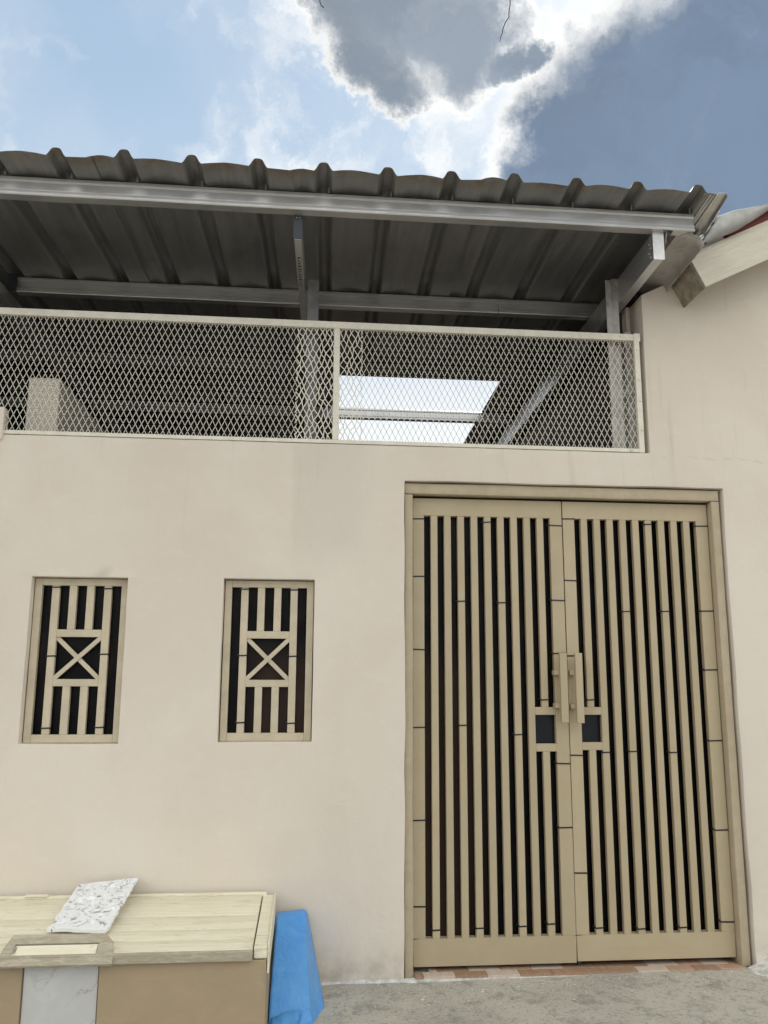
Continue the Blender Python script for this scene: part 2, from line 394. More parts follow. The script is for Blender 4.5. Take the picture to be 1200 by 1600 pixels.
def build(name, mb, m, parent=None, bevel=0., bseg=2, smooth=False, solid=0., sharp=None, label=None, kind=None):
    xs = [p[0] for p in mb.v]; ys = [p[1] for p in mb.v]; zs = [p[2] for p in mb.v]
    o0 = Vector(((min(xs)+max(xs))/2, (min(ys)+max(ys))/2, min(zs)))
    me = bpy.data.meshes.new(name)
    me.from_pydata([tuple(Vector(p)-o0) for p in mb.v], [], mb.f); me.update()
    me.materials.append(M[m] if isinstance(m, str) else m)
    o = bpy.data.objects.new(name, me); C.objects.link(o)
    if parent: o.parent = parent; o.location = o0 - world_loc(parent)
    else: o.location = o0
    bm = bmesh.new(); bm.from_mesh(me)
    if not solid: bmesh.ops.recalc_face_normals(bm, faces=bm.faces)
    if bevel:
        es = [e for e in bm.edges if len(e.link_faces) == 2 and e.calc_face_angle(0) > .5]
        bmesh.ops.bevel(bm, geom=es, offset=bevel, segments=bseg, profile=.5, affect='EDGES', clamp_overlap=True)
    bm.to_mesh(me); bm.free()
    if smooth:
        for p in me.polygons: p.use_smooth = True
        if sharp: me.set_sharp_from_angle(angle=R(sharp))
    if solid:
        md = o.modifiers.new('thickness', 'SOLIDIFY'); md.thickness = solid; md.offset = 0
    if label: o['label'] = label
    if kind: o['kind'] = kind
    return o
def inst(name, src, delta, parent):
    o = src.copy(); C.objects.link(o); o.name = name; o.parent = parent
    o.location = src.location + Vector(delta); return o
def thing(name, loc, label, cat, group=None):
    o = bpy.data.objects.new(name, None); C.objects.link(o); o.location = loc; o.empty_display_size = .1
    o['label'] = label; o['category'] = cat
    if group: o['group'] = group
    bpy.context.view_layer.update(); return o
def nz(x, y, z_, s=1.): return noise.noise(Vector((x*s, y*s, z_*s)))

# ------------------------------------------------------------------ ground
mb = MB(); mb.add([(-300,-300,-.09),(300,-300,-.09),(300,300,-.09),(-300,300,-.09)], [(0,1,2,3)])
g = build('ground', mb, 'road'); g['kind'] = 'structure'
# cement apron along the wall: a grid with small hollows and humps
mb = MB(); nx, ny = 130, 60; x0, x1, y0, y1 = -3.6, 4.0, -3.2, .0
for j in range(ny+1):
    for i in range(nx+1):
        x = x0+(x1-x0)*i/nx; y = y1+(y0-y1)*(j/ny)**1.4
        zz = .0105*(x-.8)*.9 + .006*nz(x,y,0,2.3) + .0025*nz(x,y,3,9)
        if y < -2.9: zz -= (-2.9-y)*.1
        mb.v.append((x, y, zz))
for j in range(ny):
    for i in range(nx):
        a = j*(nx+1)+i; mb.f.append((a, a+nx+1, a+nx+2, a+1))
g = build('pavement', mb, 'cement', smooth=True); g['kind'] = 'structure'

# ------------------------------------------------------------------ house
house = thing('house', (0,0,0), 'cream plastered house front with two grille windows and a screened upper opening', 'house')
WT = 2.572      # top of the low wall under the screen
def ztop(x): return 3.50 + .49*(x-1.86)
OPEN = [(-1.330,-.873,1.071,1.862), (-.408,.042,1.077,1.865), (.497,2.214,-.2,2.388)]
def refine(bs, step):
    bs = sorted(set(bs)); o = []
    for a, b in zip(bs, bs[1:]):
        n = max(1, int(math.ceil((b-a)/step))); o += [a+(b-a)*i/n for i in range(n)]
    return o+[bs[-1]]
XB = refine([-3.6,4.0,1.82]+[v for o in OPEN for v in o[:2]], .07)
ZB = refine([-.2,WT,3.6]+[v for o in OPEN for v in o[2:]], .07)
cells = set()
for i in range(len(XB)-1):
    for j in range(len(ZB)-1):
        cx_, cz_ = (XB[i]+XB[i+1])/2, (ZB[j]+ZB[j+1])/2
        if any(a < cx_ < b and c < cz_ < d for a, b, c, d in OPEN): continue
        if cz_ > WT and cx_ < 1.82: continue
        cells.add((i, j))
mb = MB(); idx = {}
def wv(i, j, back):
    key = (i, j, back)
    if key in idx: return idx[key]
    x, zz = XB[i], ZB[j]
    on_gate = any((abs(x-a)<1e-6 or abs(x-b)<1e-6 or abs(zz-d)<1e-6) and a-.01<x<b+.01 and c-.01<zz<d+.01 for a,b,c,d in OPEN[2:])
    amp = .0065 if on_gate else .0022
    jx = amp*nz(x,0,zz,3.4); jz = amp*nz(x+9,3,zz,3.1)
    if x in (XB[0], XB[-1]): jx = 0
    y = .18 if back else .0035*nz(x,5,zz,1.6)+.0015*nz(x,8,zz,6)
    if zz > WT+1e-6: zz = WT+(zz-WT)*(ztop(x)-WT)/(3.6-WT); jz *= .3
    idx[key] = len(mb.v); mb.v.append((x+jx, y, zz+jz)); return idx[key]
for (i, j) in cells:
    mb.f.append((wv(i,j,0), wv(i+1,j,0), wv(i+1,j+1,0), wv(i,j+1,0)))
    mb.f.append((wv(i,j,1), wv(i,j+1,1), wv(i+1,j+1,1), wv(i+1,j,1)))
    for di, dj, a, b in ((-1,0,(i,j),(i,j+1)), (1,0,(i+1,j+1),(i+1,j)), (0,-1,(i+1,j),(i,j)), (0,1,(i,j+1),(i+1,j+1))):
        if (i+di, j+dj) not in cells:
            mb.f.append((wv(*a,0), wv(*b,0), wv(*b,1), wv(*a,1)))
build('wall', mb, 'plaster', house, bevel=.0065, bseg=3, smooth=True, sharp=60)

# floor slab, inner and back walls of the upper terrace, dark ground floor behind the gate
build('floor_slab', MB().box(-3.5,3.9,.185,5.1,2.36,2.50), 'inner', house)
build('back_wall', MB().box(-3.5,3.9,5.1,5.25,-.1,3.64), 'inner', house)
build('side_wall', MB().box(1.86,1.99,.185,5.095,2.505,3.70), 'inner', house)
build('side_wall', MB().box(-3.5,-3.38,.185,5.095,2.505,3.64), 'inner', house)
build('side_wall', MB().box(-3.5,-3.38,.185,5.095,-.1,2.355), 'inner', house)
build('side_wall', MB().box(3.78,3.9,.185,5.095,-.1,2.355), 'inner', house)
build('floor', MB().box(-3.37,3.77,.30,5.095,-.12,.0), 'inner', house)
build('stair_parapet', MB().box(-1.545,-1.375,.35,2.6,2.505,2.996), 'inner_cream', house, bevel=.008)
build('wall_pier', MB().box(-1.80,-1.527,-.012,.06,WT-.03,2.712), 'plaster', house, bevel=.006)
build('jamb_pier', MB().box(1.80,1.858,.182,.33,2.505,3.49), 'inner_cream', house, bevel=.006)

# plaster lip left when the windows were set in
def grille(idx, x0, x1, z0, z1, ties, bright):
    # opening as read from the photograph; the frame is set 45 mm back
    fr = MB(); w_ = .034; y0, y1 = .046, .076
    X0, X1, Z0, Z1 = x0+.0045, x1-.0035, z0+.0015, z1-.004
    fr.box(X0, X0+w_, y0, y1, Z0, Z1); fr.box(X1-w_, X1, y0, y1, Z0, Z1)
    fr.box(X0+w_, X1-w_, y0, y1, Z0, Z0+w_+.004); fr.box(X0+w_, X1-w_, y0, y1, Z1-w_, Z1)
    f = build('window', fr, 'grille', house, bevel=.0025)
    IX0, IX1 = X0+w_, X1-w_; IZ0, IZ1 = Z0+w_+.004, Z1-w_
    bw = .036; gap = ((IX1-IX0)-4*bw)/5
    xb = [IX0+gap+(bw+gap)*k for k in range(4)]
    by0, by1 = .048, .074
    zr = [1.336+.001, 1.371, 1.573, 1.609]
    full = build('grille_bar', MB().box(xb[0],xb[0]+bw,by0,by1,IZ0,IZ1), 'grille', f, bevel=.002)
    inst('grille_bar', full, (xb[3]-xb[0],0,0), f)
    up = build('grille_bar', MB().box(xb[1],xb[1]+bw,by0,by1,zr[3],IZ1), 'grille', f, bevel=.002)
    inst('grille_bar', up, (xb[2]-xb[1],0,0), f)
    lo = build('grille_bar', MB().box(xb[1],xb[1]+bw,by0,by1,IZ0,zr[0]), 'grille', f, bevel=.002)
    inst('grille_bar', lo, (xb[2]-xb[1],0,0), f)
    a, b = xb[0]+bw, xb[3]
    build('cross_rail', MB().box(a,b,by0,by1,zr[2],zr[3]), 'grille', f, bevel=.002)
    build('cross_rail', MB().box(a,b,by0,by1,zr[0],zr[1]), 'grille', f, bevel=.002)
    zl, zh = zr[1], zr[2]
    build('diagonal_bar', MB().bar((a,.056,zl),(b,.056,zh),.021,.012), 'grille', f, bevel=.001)
    build('diagonal_bar', MB().bar((a,.0615,zh),(b,.0615,zl),.021,.012), 'grille', f, bevel=.001)
    # black plastic tied behind the bars, creased
    pn = MB(); n, m_ = 14, 24
    for j in range(m_+1):
        for i in range(n+1):
            x = X0+.004+(X1-X0-.008)*i/n; zz = Z0+.004+(Z1-Z0-.008)*j/m_
            pn.v.append((x, .084+.005*nz(x*2,idx*3,zz,7)+.006*abs(nz(x,idx,zz*.5,14)), zz))
    for j in range(m_):
        for i in range(n):
            q = j*(n+1)+i; pn.f.append((q,q+1,q+n+2,q+n+1))
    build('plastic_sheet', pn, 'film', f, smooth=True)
    t0 = None
    for bi, zz, side in ties:
        xx = xb[bi]
        if t0 is None: t0 = tie_mesh('cable_tie', xx, bw, by0, zz, f, side); ref = (xx, zz)
        else: inst('cable_tie', t0, (xx-ref[0],0,zz-ref[1]), f)
    return f
def tie_mesh(name, x, w_, yf, zz, parent, side=1):
    """black tie wrapped round a bar: strap across the face, down both sides, small locking head behind"""
    t = MB(); s = .0019; hw = .0034
    sl = .004*side
    t.hexa([(x-s,yf-s,zz-hw),(x+w_+s,yf-s,zz-hw+sl*.4),(x+w_+s,yf-.0002,zz-hw+sl*.4),(x-s,yf-.0002,zz-hw),
            (x-s,yf-s,zz+hw),(x+w_+s,yf-s,zz+hw+sl*.4),(x+w_+s,yf-.0002,zz+hw+sl*.4),(x-s,yf-.0002,zz+hw)])
    hx = x-s-.0002
    t.hexa([(hx-s,yf-s,zz-hw),(hx,yf-s,zz-hw),(hx,yf+.034,zz-hw+.006),(hx-s,yf+.034,zz-hw+.006),
            (hx-s,yf-s,zz+hw),(hx,yf-s,zz+hw),(hx,yf+.034,zz+hw+.006),(hx-s,yf+.034,zz+hw+.006)])
    t.box(x+w_+.0002,x+w_+s,yf-s,yf+.034,zz-hw,zz+hw)
    t.box(hx-s-.006,hx-s,yf+.020,yf+.026,zz-.001,zz+.008)
    return build(name, t, 'tie', parent)
grille(1, *OPEN[0], [(0,1.814,1),(3,1.810,1),(0,1.480,-1),(3,1.490,-1),(0,1.140,1),(3,1.143,1)], 0)
grille(2, *OPEN[1], [(0,1.817,1),(3,1.816,1),(0,1.488,-1),(3,1.486,-1),(0,1.165,1),(3,1.162,1)], 1)

# threshold of wood-look tiles and its bed
build('threshold_bed', MB().box(.50,2.21,-.012,.295,-.06,.006), 'mortar', house, bevel=.003)
pxs = [.545,.585,.737,.890,1.045,1.200,1.620,1.775,1.90,2.03,2.165]
cols = ['brown','pale','brown','pale','brown','brown','pale','red','brown','red']
base = {}
for r, (ya, yb) in enumerate(((-.006,.055),(.058,.20))):
    off = 0 if r == 0 else .075
    for i in range(len(pxs)-1):
        a, b = pxs[i]+off, pxs[i+1]+off
        if b > 2.17: b = 2.17
        if b-a < .02: continue
        c = cols[i] if r == 0 else ['pale','brown','pale','red'][i%4]
        build('floor_tile', MB().box(a+.001,b-.001,ya,yb,.004,.0165+.0008*random.random()), 'tile_'+c, house, bevel=.001)

# mortar smears at the foot of the wall
mb = MB(); n = 190
for i in range(n+1):
    x = -.1+.66*i/n; r = .004+.008*nz(x,1,0,18)+.010*max(0,nz(x,4,0,5)); zb = .0105*(x-.8)*.9
    mb.v += [(x,-.001,zb+.010+r*.5),(x,-r*.7-.002,zb+.004+r*.25),(x,-r*1.4-.010,zb-.004)]
for i in range(n):
    for k_ in range(2):
        a = i*3+k_; mb.f.append((a,a+1,a+4,a+3))
build('mortar_fillet', mb, 'mortar', house, smooth=True)
mb = MB(); n, m_ = 40, 14
for i in range(n+1):
    for j in range(m_+1):
        u = i/n; v_ = j/m_; x = 2.165+.75*u; y = -.004-(.10+.20*min(1,u*2.2)+.03*nz(x,0,0,6))*v_
        zz = .0105*(x-.8)*.9 + (.045*(1-v_**2)*min(1,u*6+.15)) + .006*nz(x,y,2,14) - .003
        mb.v.append((x,y,zz))
for i in range(n):
    for j in range(m_):
        a = i*(m_+1)+j; mb.f.append((a,a+1,a+m_+2,a+m_+1))
build('cement_haunch', mb, 'mortar', house, smooth=True, label='pale rough cement haunch at the right foot of the wall')

# ---- right-hand gable roof edge: barge board, its return, curled sheets
sl = Vector((1,0,.49)).normalized(); up = Vector((-.49,0,1)).normalized()
P0 = Vector((2.068,0,3.422)); hB = .198
def bp(s, h, y): v = P0+sl*s+up*h; return (v.x, y, v.z)
mb = MB(); mb.hexa([bp(0,0,-.25),bp(2.1,0,-.25),bp(2.1,0,-.235),bp(0,0,-.235),bp(0,hB,-.25),bp(2.1,hB,-.25),bp(2.1,hB,-.235),bp(0,hB,-.235)])
build('barge_board', mb, 'barge', house, bevel=.002, label='cream board with raised wood grain along the gable edge')
mb = MB(); mb.hexa([bp(-.012,-.004,-.245),bp(0,-.004,-.2335),bp(0,-.004,.0),bp(-.012,-.004,.0),bp(-.012,hB,-.245),bp(0,hB,-.2335),bp(0,hB,.0),bp(-.012,hB,.0)])
build('board_return', mb, 'brown_end', house, label='brownish end return of the gable board')
mb = MB(); mb.hexa([bp(.27,hB+.002,-.243),bp(2.1,hB+.002,-.243),bp(2.1,hB+.002,-.20),bp(.27,hB+.002,-.20),bp(.27,hB+.062,-.243),bp(2.1,hB+.062,-.243),bp(2.1,hB+.062,-.20),bp(.27,hB+.062,-.20)])
build('red_batten', mb, 'red', house, label='dark red batten between barge board and roof sheet')
# curled verge sheet: drooping front flange, then the roof plane running back
mb = MB(); n = 46
def ip(s, tb):
    for (a0_, v0), (a1_, v1) in zip(tb, tb[1:]):
        if s <= a1_: return v0+(v1-v0)*max(0,(s-a0_))/(a1_-a0_)
    return tb[-1][1]
for i in range(n+1):
    s = .066+2.0*(i/n)**1.6
    hi = ip(s, [(.066,.214),(.15,.272),(.241,.322),(.363,.312),(.527,.272),(.9,.262),(2.1,.262)])+.003*nz(s,0,0,7)
    lo = ip(s, [(.066,.206),(.293,.203),(.40,.218),(.52,.236),(.9,.240),(2.1,.240)])+.002*nz(s,5,0,8)
    for (h, y) in ((lo,-.285),((lo*.6+hi*.4),-.305),((lo*.2+hi*.8),-.300),(hi,-.275),(hi+.004,-.18),(hi-.02,.5),(hi-.02,3.2)):
        mb.v.append(bp(s,h,y))
for i in range(n):
    for j in range(6):
        a = i*7+j; mb.f.append((a,a+1,a+8,a+7))
build('roof_sheet', mb, 'pale_sheet', house, smooth=True, solid=.0015, label='curled pale grey roof sheet over the gable board')
# bright torn flashing between the two roofs
mb = MB()
pts = [(2.150,-.30,3.835),(2.132,-.30,3.800),(2.105,-.30,3.768),(2.08,-.31,3.725),(2.05,-.31,3.690),(2.02,-.32,3.655),(1.965,-.33,3.640)]
for i, (x,y,z_) in enumerate(pts):
    wd_ = .014+.026*math.sin(math.pi*min(1,(i+.3)/6.6))
    mb.v += [(x,y,z_),(x-wd_,y-.004,z_+.012),(x-.16,y+.9,z_+.02)]
for i in range(len(pts)-1):
    mb.f += [(i*3,i*3+1,i*3+4,i*3+3),(i*3+1,i*3+2,i*3+5,i*3+4)]
build('valley_flashing', mb, 'flash', house, smooth=True, solid=.001, label='bright strip of flashing in the valley between the roofs')
mb = MB()
for i, (x, z_) in enumerate(((2.118,3.775),(2.128,3.738),(2.100,3.722),(2.112,3.700),(2.075,3.668),(2.062,3.64))):
    mb.v += [(x,-.292,z_),(x-.03-.012*(i%2),-.27,z_-.008),(x-.04,.1,z_-.02)]
for i in range(5): mb.f += [(i*3,i*3+1,i*3+4,i*3+3),(i*3+1,i*3+2,i*3+5,i*3+4)]
build('torn_edge', mb, 'dark_steel', house, solid=.001)

# ------------------------------------------------------------------ canopy roof of galvanised steel and corrugated sheets
roof = thing('canopy_roof', (0,-.48,3.6), 'weathered corrugated metal canopy on galvanised purlins above the mesh screen', 'roof')
SK = .0297; ZR = 3.70
RIBS = [-1.172+.3022*k for k in range(-9, 11)]
def sheet_profile(xa, xb):
    pr = [(xa, ZR)]
    for r in RIBS:
        if xa-.02 < r-.045 and r+.045 < xb+.02:
            pr += [(r-.044,ZR),(r-.036,ZR+.008),(r-.021,ZR+.035),(r-.013,ZR+.041),(r,ZR+.0425),(r+.013,ZR+.041),(r+.021,ZR+.035),(r+.036,ZR+.008),(r+.044,ZR)]
    pr.append((xb, ZR)); pr = sorted(set(pr)); o = []
    for (a, za), (b, zb) in zip(pr, pr[1:]):
        o.append((a, za))
        if abs(za-ZR) < 1e-6 and abs(zb-ZR) < 1e-6 and b-a > .12:
            for q in (.012,.2,.4,.5,.6,.8,.988): o.append((a+(b-a)*q, ZR+.011*math.sin(math.pi*q)+.0015*nz(a,q,0,20)))
    o.append(pr[-1]); return o
def rsheet(xa, xb, ya, yb, dz=0.):
    off = SK*(ya+.66)
    def fz(x, y, z_):
        e = .013*nz(x*1.3,0,0,3.1)*max(0,1-(y+.66)/.25) if y < -.4 else 0
        return (x, y, z_+dz+e*.5)
    prof = [(x+off, z_) for x, z_ in sheet_profile(xa, xb)]
    mb = MB().sheet(prof, ya, yb, 'y', SK, max(1,int((yb-ya)/.12)), fz)
    for i, p in enumerate(mb.v):                     # wavy cut at the eave
        if abs(p[1]-(-.66)) < 1e-4: mb.v[i] = (p[0], p[1]+.012*nz(p[0],2,0,4.), p[2])
    return build('roof_sheet', mb, 'sheet', roof, solid=.0012)
xs = [-4.0,-2.86,-1.93,-1.025,-.118,.79,1.92]
for i in range(6): rsheet(xs[i]-.012, xs[i+1]+.012, -.66, 2.0, .0016*(i%2))
for a, b in ((-4.0,-2.86),(-2.86,-1.93),(-1.93,-1.025),(-1.025,.10)): rsheet(a, b, 2.0, 5.2, .003)
rsheet(1.43, 1.92, 2.0, 5.2, .003)
# eave purlin: rolled channel with lips, in two lengths
FP = [(.045,.000),(-.007,.000),(-.0095,.004),(-.0095,.008),(-.001,.013),(-.001,.018),(-.0085,.024),(-.0085,.028),(.0015,.034),(.0015,.070),(-.0065,.077),(-.0065,.090),(.002,.096),(.045,.096),(.045,.084)]
def purlin(name, y, xa, xb, z0, label=None, m='galv', dz=0.):
    def fz(x, yy, z_): return (x, yy+.0015*nz(x,0,z_,4), z_+.002*nz(x,3,0,2)+dz*(x-xa))
    mb = MB().sheet([(y+a, z0+b) for a, b in FP], xa, xb, 'x', 0, max(1,int((xb-xa)/.2)), fz)
    return build(name, mb, m, roof, solid=.0014, label=label)
purlin('eave_purlin', -.480, -3.9, .035, 3.600)
purlin('eave_purlin', -.4835, .030, 1.905, 3.598)
purlin('purlin', .60, -1.742, .0, 3.604); purlin('purlin', .597, -.004, 1.15, 3.602); purlin('purlin', .60, 1.154, 1.79, 3.604)
purlin('purlin', 1.78, -3.37, 1.80, 3.604, m='post'); purlin('purlin', 2.91, -3.37, 1.80, 3.604); purlin('purlin', 4.03, -3.37, 1.80, 3.604)  # first of these in darker steel: its shade is put into the colour
def rafter(x, z0=3.458, w_=.05, y0=-.43):
    t = MB(); L = 5.4
    def hx(xa, xb, za, zb): t.hexa([(xa,y0,za),(xb,y0,za),(xb+SK*L,y0+L,za),(xa+SK*L,y0+L,za),(xa,y0,zb),(xb,y0,zb),(xb+SK*L,y0+L,zb),(xa+SK*L,y0+L,zb)])
    mid = (z0+3.596)/2
    hx(x-w_/2, x+w_/2, z0, mid-.0015); hx(x-w_/2+.002, x+w_/2-.002, mid-.0015, mid+.0015); hx(x-w_/2, x+w_/2, mid+.0015, 3.5955)
    return build('rafter', t, 'galv', roof, bevel=.002)
ra = rafter(1.722, 3.452, .052, -.462)
build('end_cap', MB().box(1.694,1.7515,-.4655,-.4622,3.448,3.597), 'flash', ra)
b_ = MB()
for k_ in range(5): b_.box(1.6915,1.6955,-.425+.012*(k_%2),-.417+.012*(k_%2),3.475+.025*k_,3.482+.025*k_)
build('rivet', b_, 'zinc', ra, label='row of rivets near the rafter end')
rb = rafter(-.078, 3.475, .036, -.43)
build('end_bracket', MB().box(-.100,-.058,-.436,-.4305,3.478,3.597), 'dark_steel', rb)
sc = build('screw', MB().tube([(-.086,-.4365,3.585),(-.086,-.440,3.585)],.0032,8), 'zinc', rb)
inst('screw', sc, (.014,0,0), rb)
# faint stamped characters under the rafter
st = MB()
for k_ in range(11):
    y = -.25+.030*k_; x = -.078+SK*(y+.43)
    for q in range(3):
        a = random.uniform(-.007,.007); 
        if q == 0: st.box(x-.008,x-.0055,y,y+.018,3.4737,3.4746)
        elif q == 1: st.box(x-.0055,x+.007,y+random.choice((0,.007,.015)),y+.0022+random.choice((0,.007,.0135)),3.4737,3.4746)
        else: st.box(x+a,x+a+.0022,y+.003,y+.016,3.4732,3.4737)
build('stamped_marks', st, 'ink', rb, kind='stuff')
rafter(-1.83, 3.46, .05, -.40)
build('splice_bracket', MB().box(-1.79,-1.735,.560,.566,3.60,3.70), 'dark_steel', roof)
# supporting posts standing behind the screen
build('post', MB().box(-.028,.034,.085,.145,2.50,3.52), 'post', roof, bevel=.002)
p = MB().box(1.636,1.668,.05,.056,2.50,3.585).box(1.668,1.674,.05,.11,2.50,3.585).box(1.675,1.712,.062,.068,2.50,3.60)
build('post', p, 'dull', roof, bevel=.0015, label='pale steel angle post beside the right jamb')
build('post', MB().box(1.752,1.792,.10,.14,2.50,3.30), 'dull', roof, bevel=.002)
build('brace', MB().box(1.713,1.7515,.10,.112,2.915,2.965), 'dull', roof, bevel=.001)
build('post_foot', MB().box(1.722,1.748,.11,.16,3.25,3.42), 'dark', roof)
# gutter-like sheet outside the right rafter
prof = [(1.758,3.535),(1.772,3.628),(1.796,3.645),(1.812,3.632),(1.832,3.600),(1.870,3.598),(1.905,3.590),(1.938,3.575),(1.955,3.546),(1.957,3.530)]
def fg(x, y, z_): return (x+.02*(y+.47), y, z_-.055*(y+.47)+.006*nz(x,y,0,7))
mb = MB().sheet(prof, -.475, .175, 'y', 0, 12, fg)
build('side_gutter', mb, 'dull', roof, smooth=True, sharp=40, solid=.0014, label='stained curved flashing sheet beside the right rafter')
build('gutter_rib', MB().hexa([(1.762,-.478,3.56),(1.80,-.478,3.60),(1.80,.10,3.58),(1.762,.10,3.54),(1.772,-.478,3.625),(1.808,-.478,3.63),(1.808,.1,3.60),(1.772,.1,3.595)]), 'dark_steel', roof)
# verge flashing that closes the right end of the sheets
mb = MB()
for (x, y) in ((1.886,-.652),(1.989,-.668),(2.049,-.262),(2.10,.20),(2.22,1.2),(1.93,-.262),(1.945,.2),(1.99,1.2)): mb.v.append((x,y,ZR+.006))
mb.f = [(0,1,2,5),(5,2,3,6),(6,3,4,7)]
build('verge_flashing', mb, 'flash', roof, solid=.0012, label='bright folded end flashing at the right end of the canopy')
mb = MB(); mb.bar((1.915,-.655,ZR+.001),(1.955,-.20,ZR+.001),.006,.004,(0,0,1)); mb.bar((1.945,-.66,ZR+.001),(1.99,-.20,ZR+.001),.005,.004,(0,0,1))
build('flashing_fold', mb, 'galv', roof)
mb = MB(); mb.v = [(1.989,-.668,ZR+.006),(2.049,-.262,ZR+.006),(2.22,1.2,ZR+.006),(1.993,-.668,ZR-.012),(2.053,-.262,ZR-.016),(2.224,1.2,ZR-.016)]; mb.f = [(0,1,4,3),(1,2,5,4)]
build('drip_edge', mb, 'flash', roof, solid=.001)
# roofing screws through the rib valleys along the eave
s0 = None
for r in RIBS:
    if -1.6 < r < 1.95:
        if s0 is None:
            s0 = build('screw', MB().tube([(r+.030,-.50,3.690),(r+.030,-.50,3.716)],.0035,8), 'zinc', roof); rr = r
        else: inst('screw', s0, (r-rr,0,0), roof)

# ------------------------------------------------------------------ expanded-metal screen
scr = thing('mesh_screen', (.1,0,WT), 'cream painted diamond mesh screen in a steel frame on top of the wall', 'mesh screen')
SX0, SX1, SZ0, SZ1 = -3.3, 1.794, WT+.004, 3.247
YA, YB = .002, .030
build('top_rail', MB().box(SX0,SX1,YA,YB,SZ1-.037,SZ1), 'screen', scr, bevel=.002)
build('bottom_rail', MB().box(SX0,SX1,YA,YB,SZ0,SZ0+.020), 'screen', scr, bevel=.002)
build('stile', MB().box(.118,.150,YA+.0015,YB-.0015,SZ0+.0205,SZ1-.0375), 'screen', scr, bevel=.002)
build('stile', MB().box(1.764,1.7935,YA-.003,YB-.0015,SZ0-.002,SZ1-.0375), 'screen', scr, bevel=.002)
build('corner_plate', MB().box(1.765,1.800,YA-.0035,YA-.0005,SZ1-.042,SZ1+.004), 'screen', scr, bevel=.001)
s0 = None
for (x, z_) in ((1.780,3.155),(1.781,2.985),(1.783,2.865),(1.784,2.70),(1.690,3.232),(1.72,SZ0+.01)):
    if s0 is None: s0 = build('screw', MB().tube([(x,YA-.0032,z_),(x,YA-.0065,z_),(x,YA-.0075,z_)],[.0065,.0060,.003],10), 'screen', scr); r0 = (x, z_)
    else: inst('screw', s0, (x-r0[0],0,z_-r0[1]), scr)
def exmesh(x0, x1, z0, z1, pw, ph, yc, sw, st_, jit=0., seed=0):
    """diamond mesh: every strand runs zig-zag, one prism per half cell"""
    rnd = random.Random(seed); t = MB()
    nc = int((x1-x0)/pw)+2; nr = int(round((z1-z0)/(ph/2)))
    hz_ = (z1-z0)/nr
    node = {}
    def nd(i, j):
        if (i, j) not in node:
            x = x0+(i-.5 + (.5 if j % 2 else 0))*pw + .0006*nz(i*.3,j*.3,seed); z_ = z0+hz_*j
            if jit: x += rnd.uniform(-jit,jit); z_ += rnd.uniform(-jit,jit)*1.4
            node[(i,j)] = (x, yc+(rnd.uniform(-jit,jit)*.3 if jit else 0), z_)
        return node[(i,j)]
    def seg(a, b):
        a = Vector(a); b = Vector(b)
        if not jit:
            for p_, q_ in ((a,b),(b,a)):
                pass
        if min(a.x,b.x) < x0 or max(a.x,b.x) > x1:
            # clip at the frame
            lo, hi = (a, b) if a.x < b.x else (b, a)
            if hi.x <= x0 or lo.x >= x1: return
            if lo.x < x0: lo = lo+(hi-lo)*((x0-lo.x)/(hi.x-lo.x))
            if hi.x > x1: hi = lo+(hi-lo)*((x1-lo.x)/(hi.x-lo.x))
            a, b = lo, hi
        if (b-a).length < .003: return
        d = (b-a).normalized(); n_ = Vector((0,1,0)); sx = d.cross(n_).normalized()*sw/2
        ty = Vector((0,st_/2,0))
        e = d*sw*.1
        bs = len(t.v)
        for p_ in (a-e, b+e):
            for q_ in (-sx-ty, sx-ty, sx+ty, -sx+ty): t.v.append(tuple(p_+q_))
        for i_ in range(4): t.f.append((bs+i_, bs+(i_+1)%4, bs+4+(i_+1)%4, bs+4+i_))
    for j in range(nr):
        for i in range(nc):
            if j % 2 == 0: seg(nd(i,j), nd(i,j+1)); seg(nd(i+1,j), nd(i,j+1))
            else: seg(nd(i,j), nd(i,j+1)); seg(nd(i,j), nd(i+1,j+1))
    return t
mz0, mz1 = SZ0+.012, SZ1-.028
build('expanded_mesh', exmesh(-3.29,-.068,mz0,mz1,.0310,.0645,.0175,.0027,.0020), 'screen', scr, kind='stuff')
build('expanded_mesh', exmesh(.262,1.768,mz0,mz1,.0310,.0645,.0175,.0027,.0020), 'screen', scr, kind='stuff')
build('overlapping_mesh', exmesh(-.078,.126,mz0,mz1,.029,.060,.0190,.0046,.0026,.0062,3), 'screen', scr, kind='stuff', label='crumpled second layer of mesh beside the middle stile')
build('overlapping_mesh', exmesh(.142,.272,mz0,mz1,.029,.060,.0190,.0040,.0026,.0058,5), 'screen', scr, kind='stuff')

# ------------------------------------------------------------------ double gate
gate = thing('gate', (1.347,.07,0), 'closed beige double gate of narrow upright slats tied with black cable ties', 'gate')
# surround, set 20 mm inside the plaster
fr = MB(); fy0, fy1 = .022, .118
def lumpy(x0, x1, y0, y1, z0, z1, seed, ax):
    t = MB(); n = 40
    for i in range(n+1):
        u = i/n
        for (p, q) in ((0,0),(1,0),(1,1),(0,1)):
            j1 = .0022*nz(u*3,seed+p,q,1.7)
            if ax == 'z': t.v.append(((x0,x1)[p]+j1, (y0,y1)[q]+.0018*nz(u*4,seed,p,2), z0+(z1-z0)*u))
            else: t.v.append((x0+(x1-x0)*u, (y0,y1)[q]+.0018*nz(u*4,seed,p,2), (z0,z1)[p]+j1))
    for i in range(n):
        for k_ in range(4): t.f.append((i*4+k_, i*4+(k_+1)%4, (i+1)*4+(k_+1)%4, (i+1)*4+k_))
    t.f.append((3,2,1,0)); t.f.append(tuple(n*4+k_ for k_ in range(4)))
    return t
build('door_frame', lumpy(.4995,.5405,fy0,fy1,.006,2.320,1,'z'), 'frame', gate, bevel=.004, smooth=True, sharp=50)
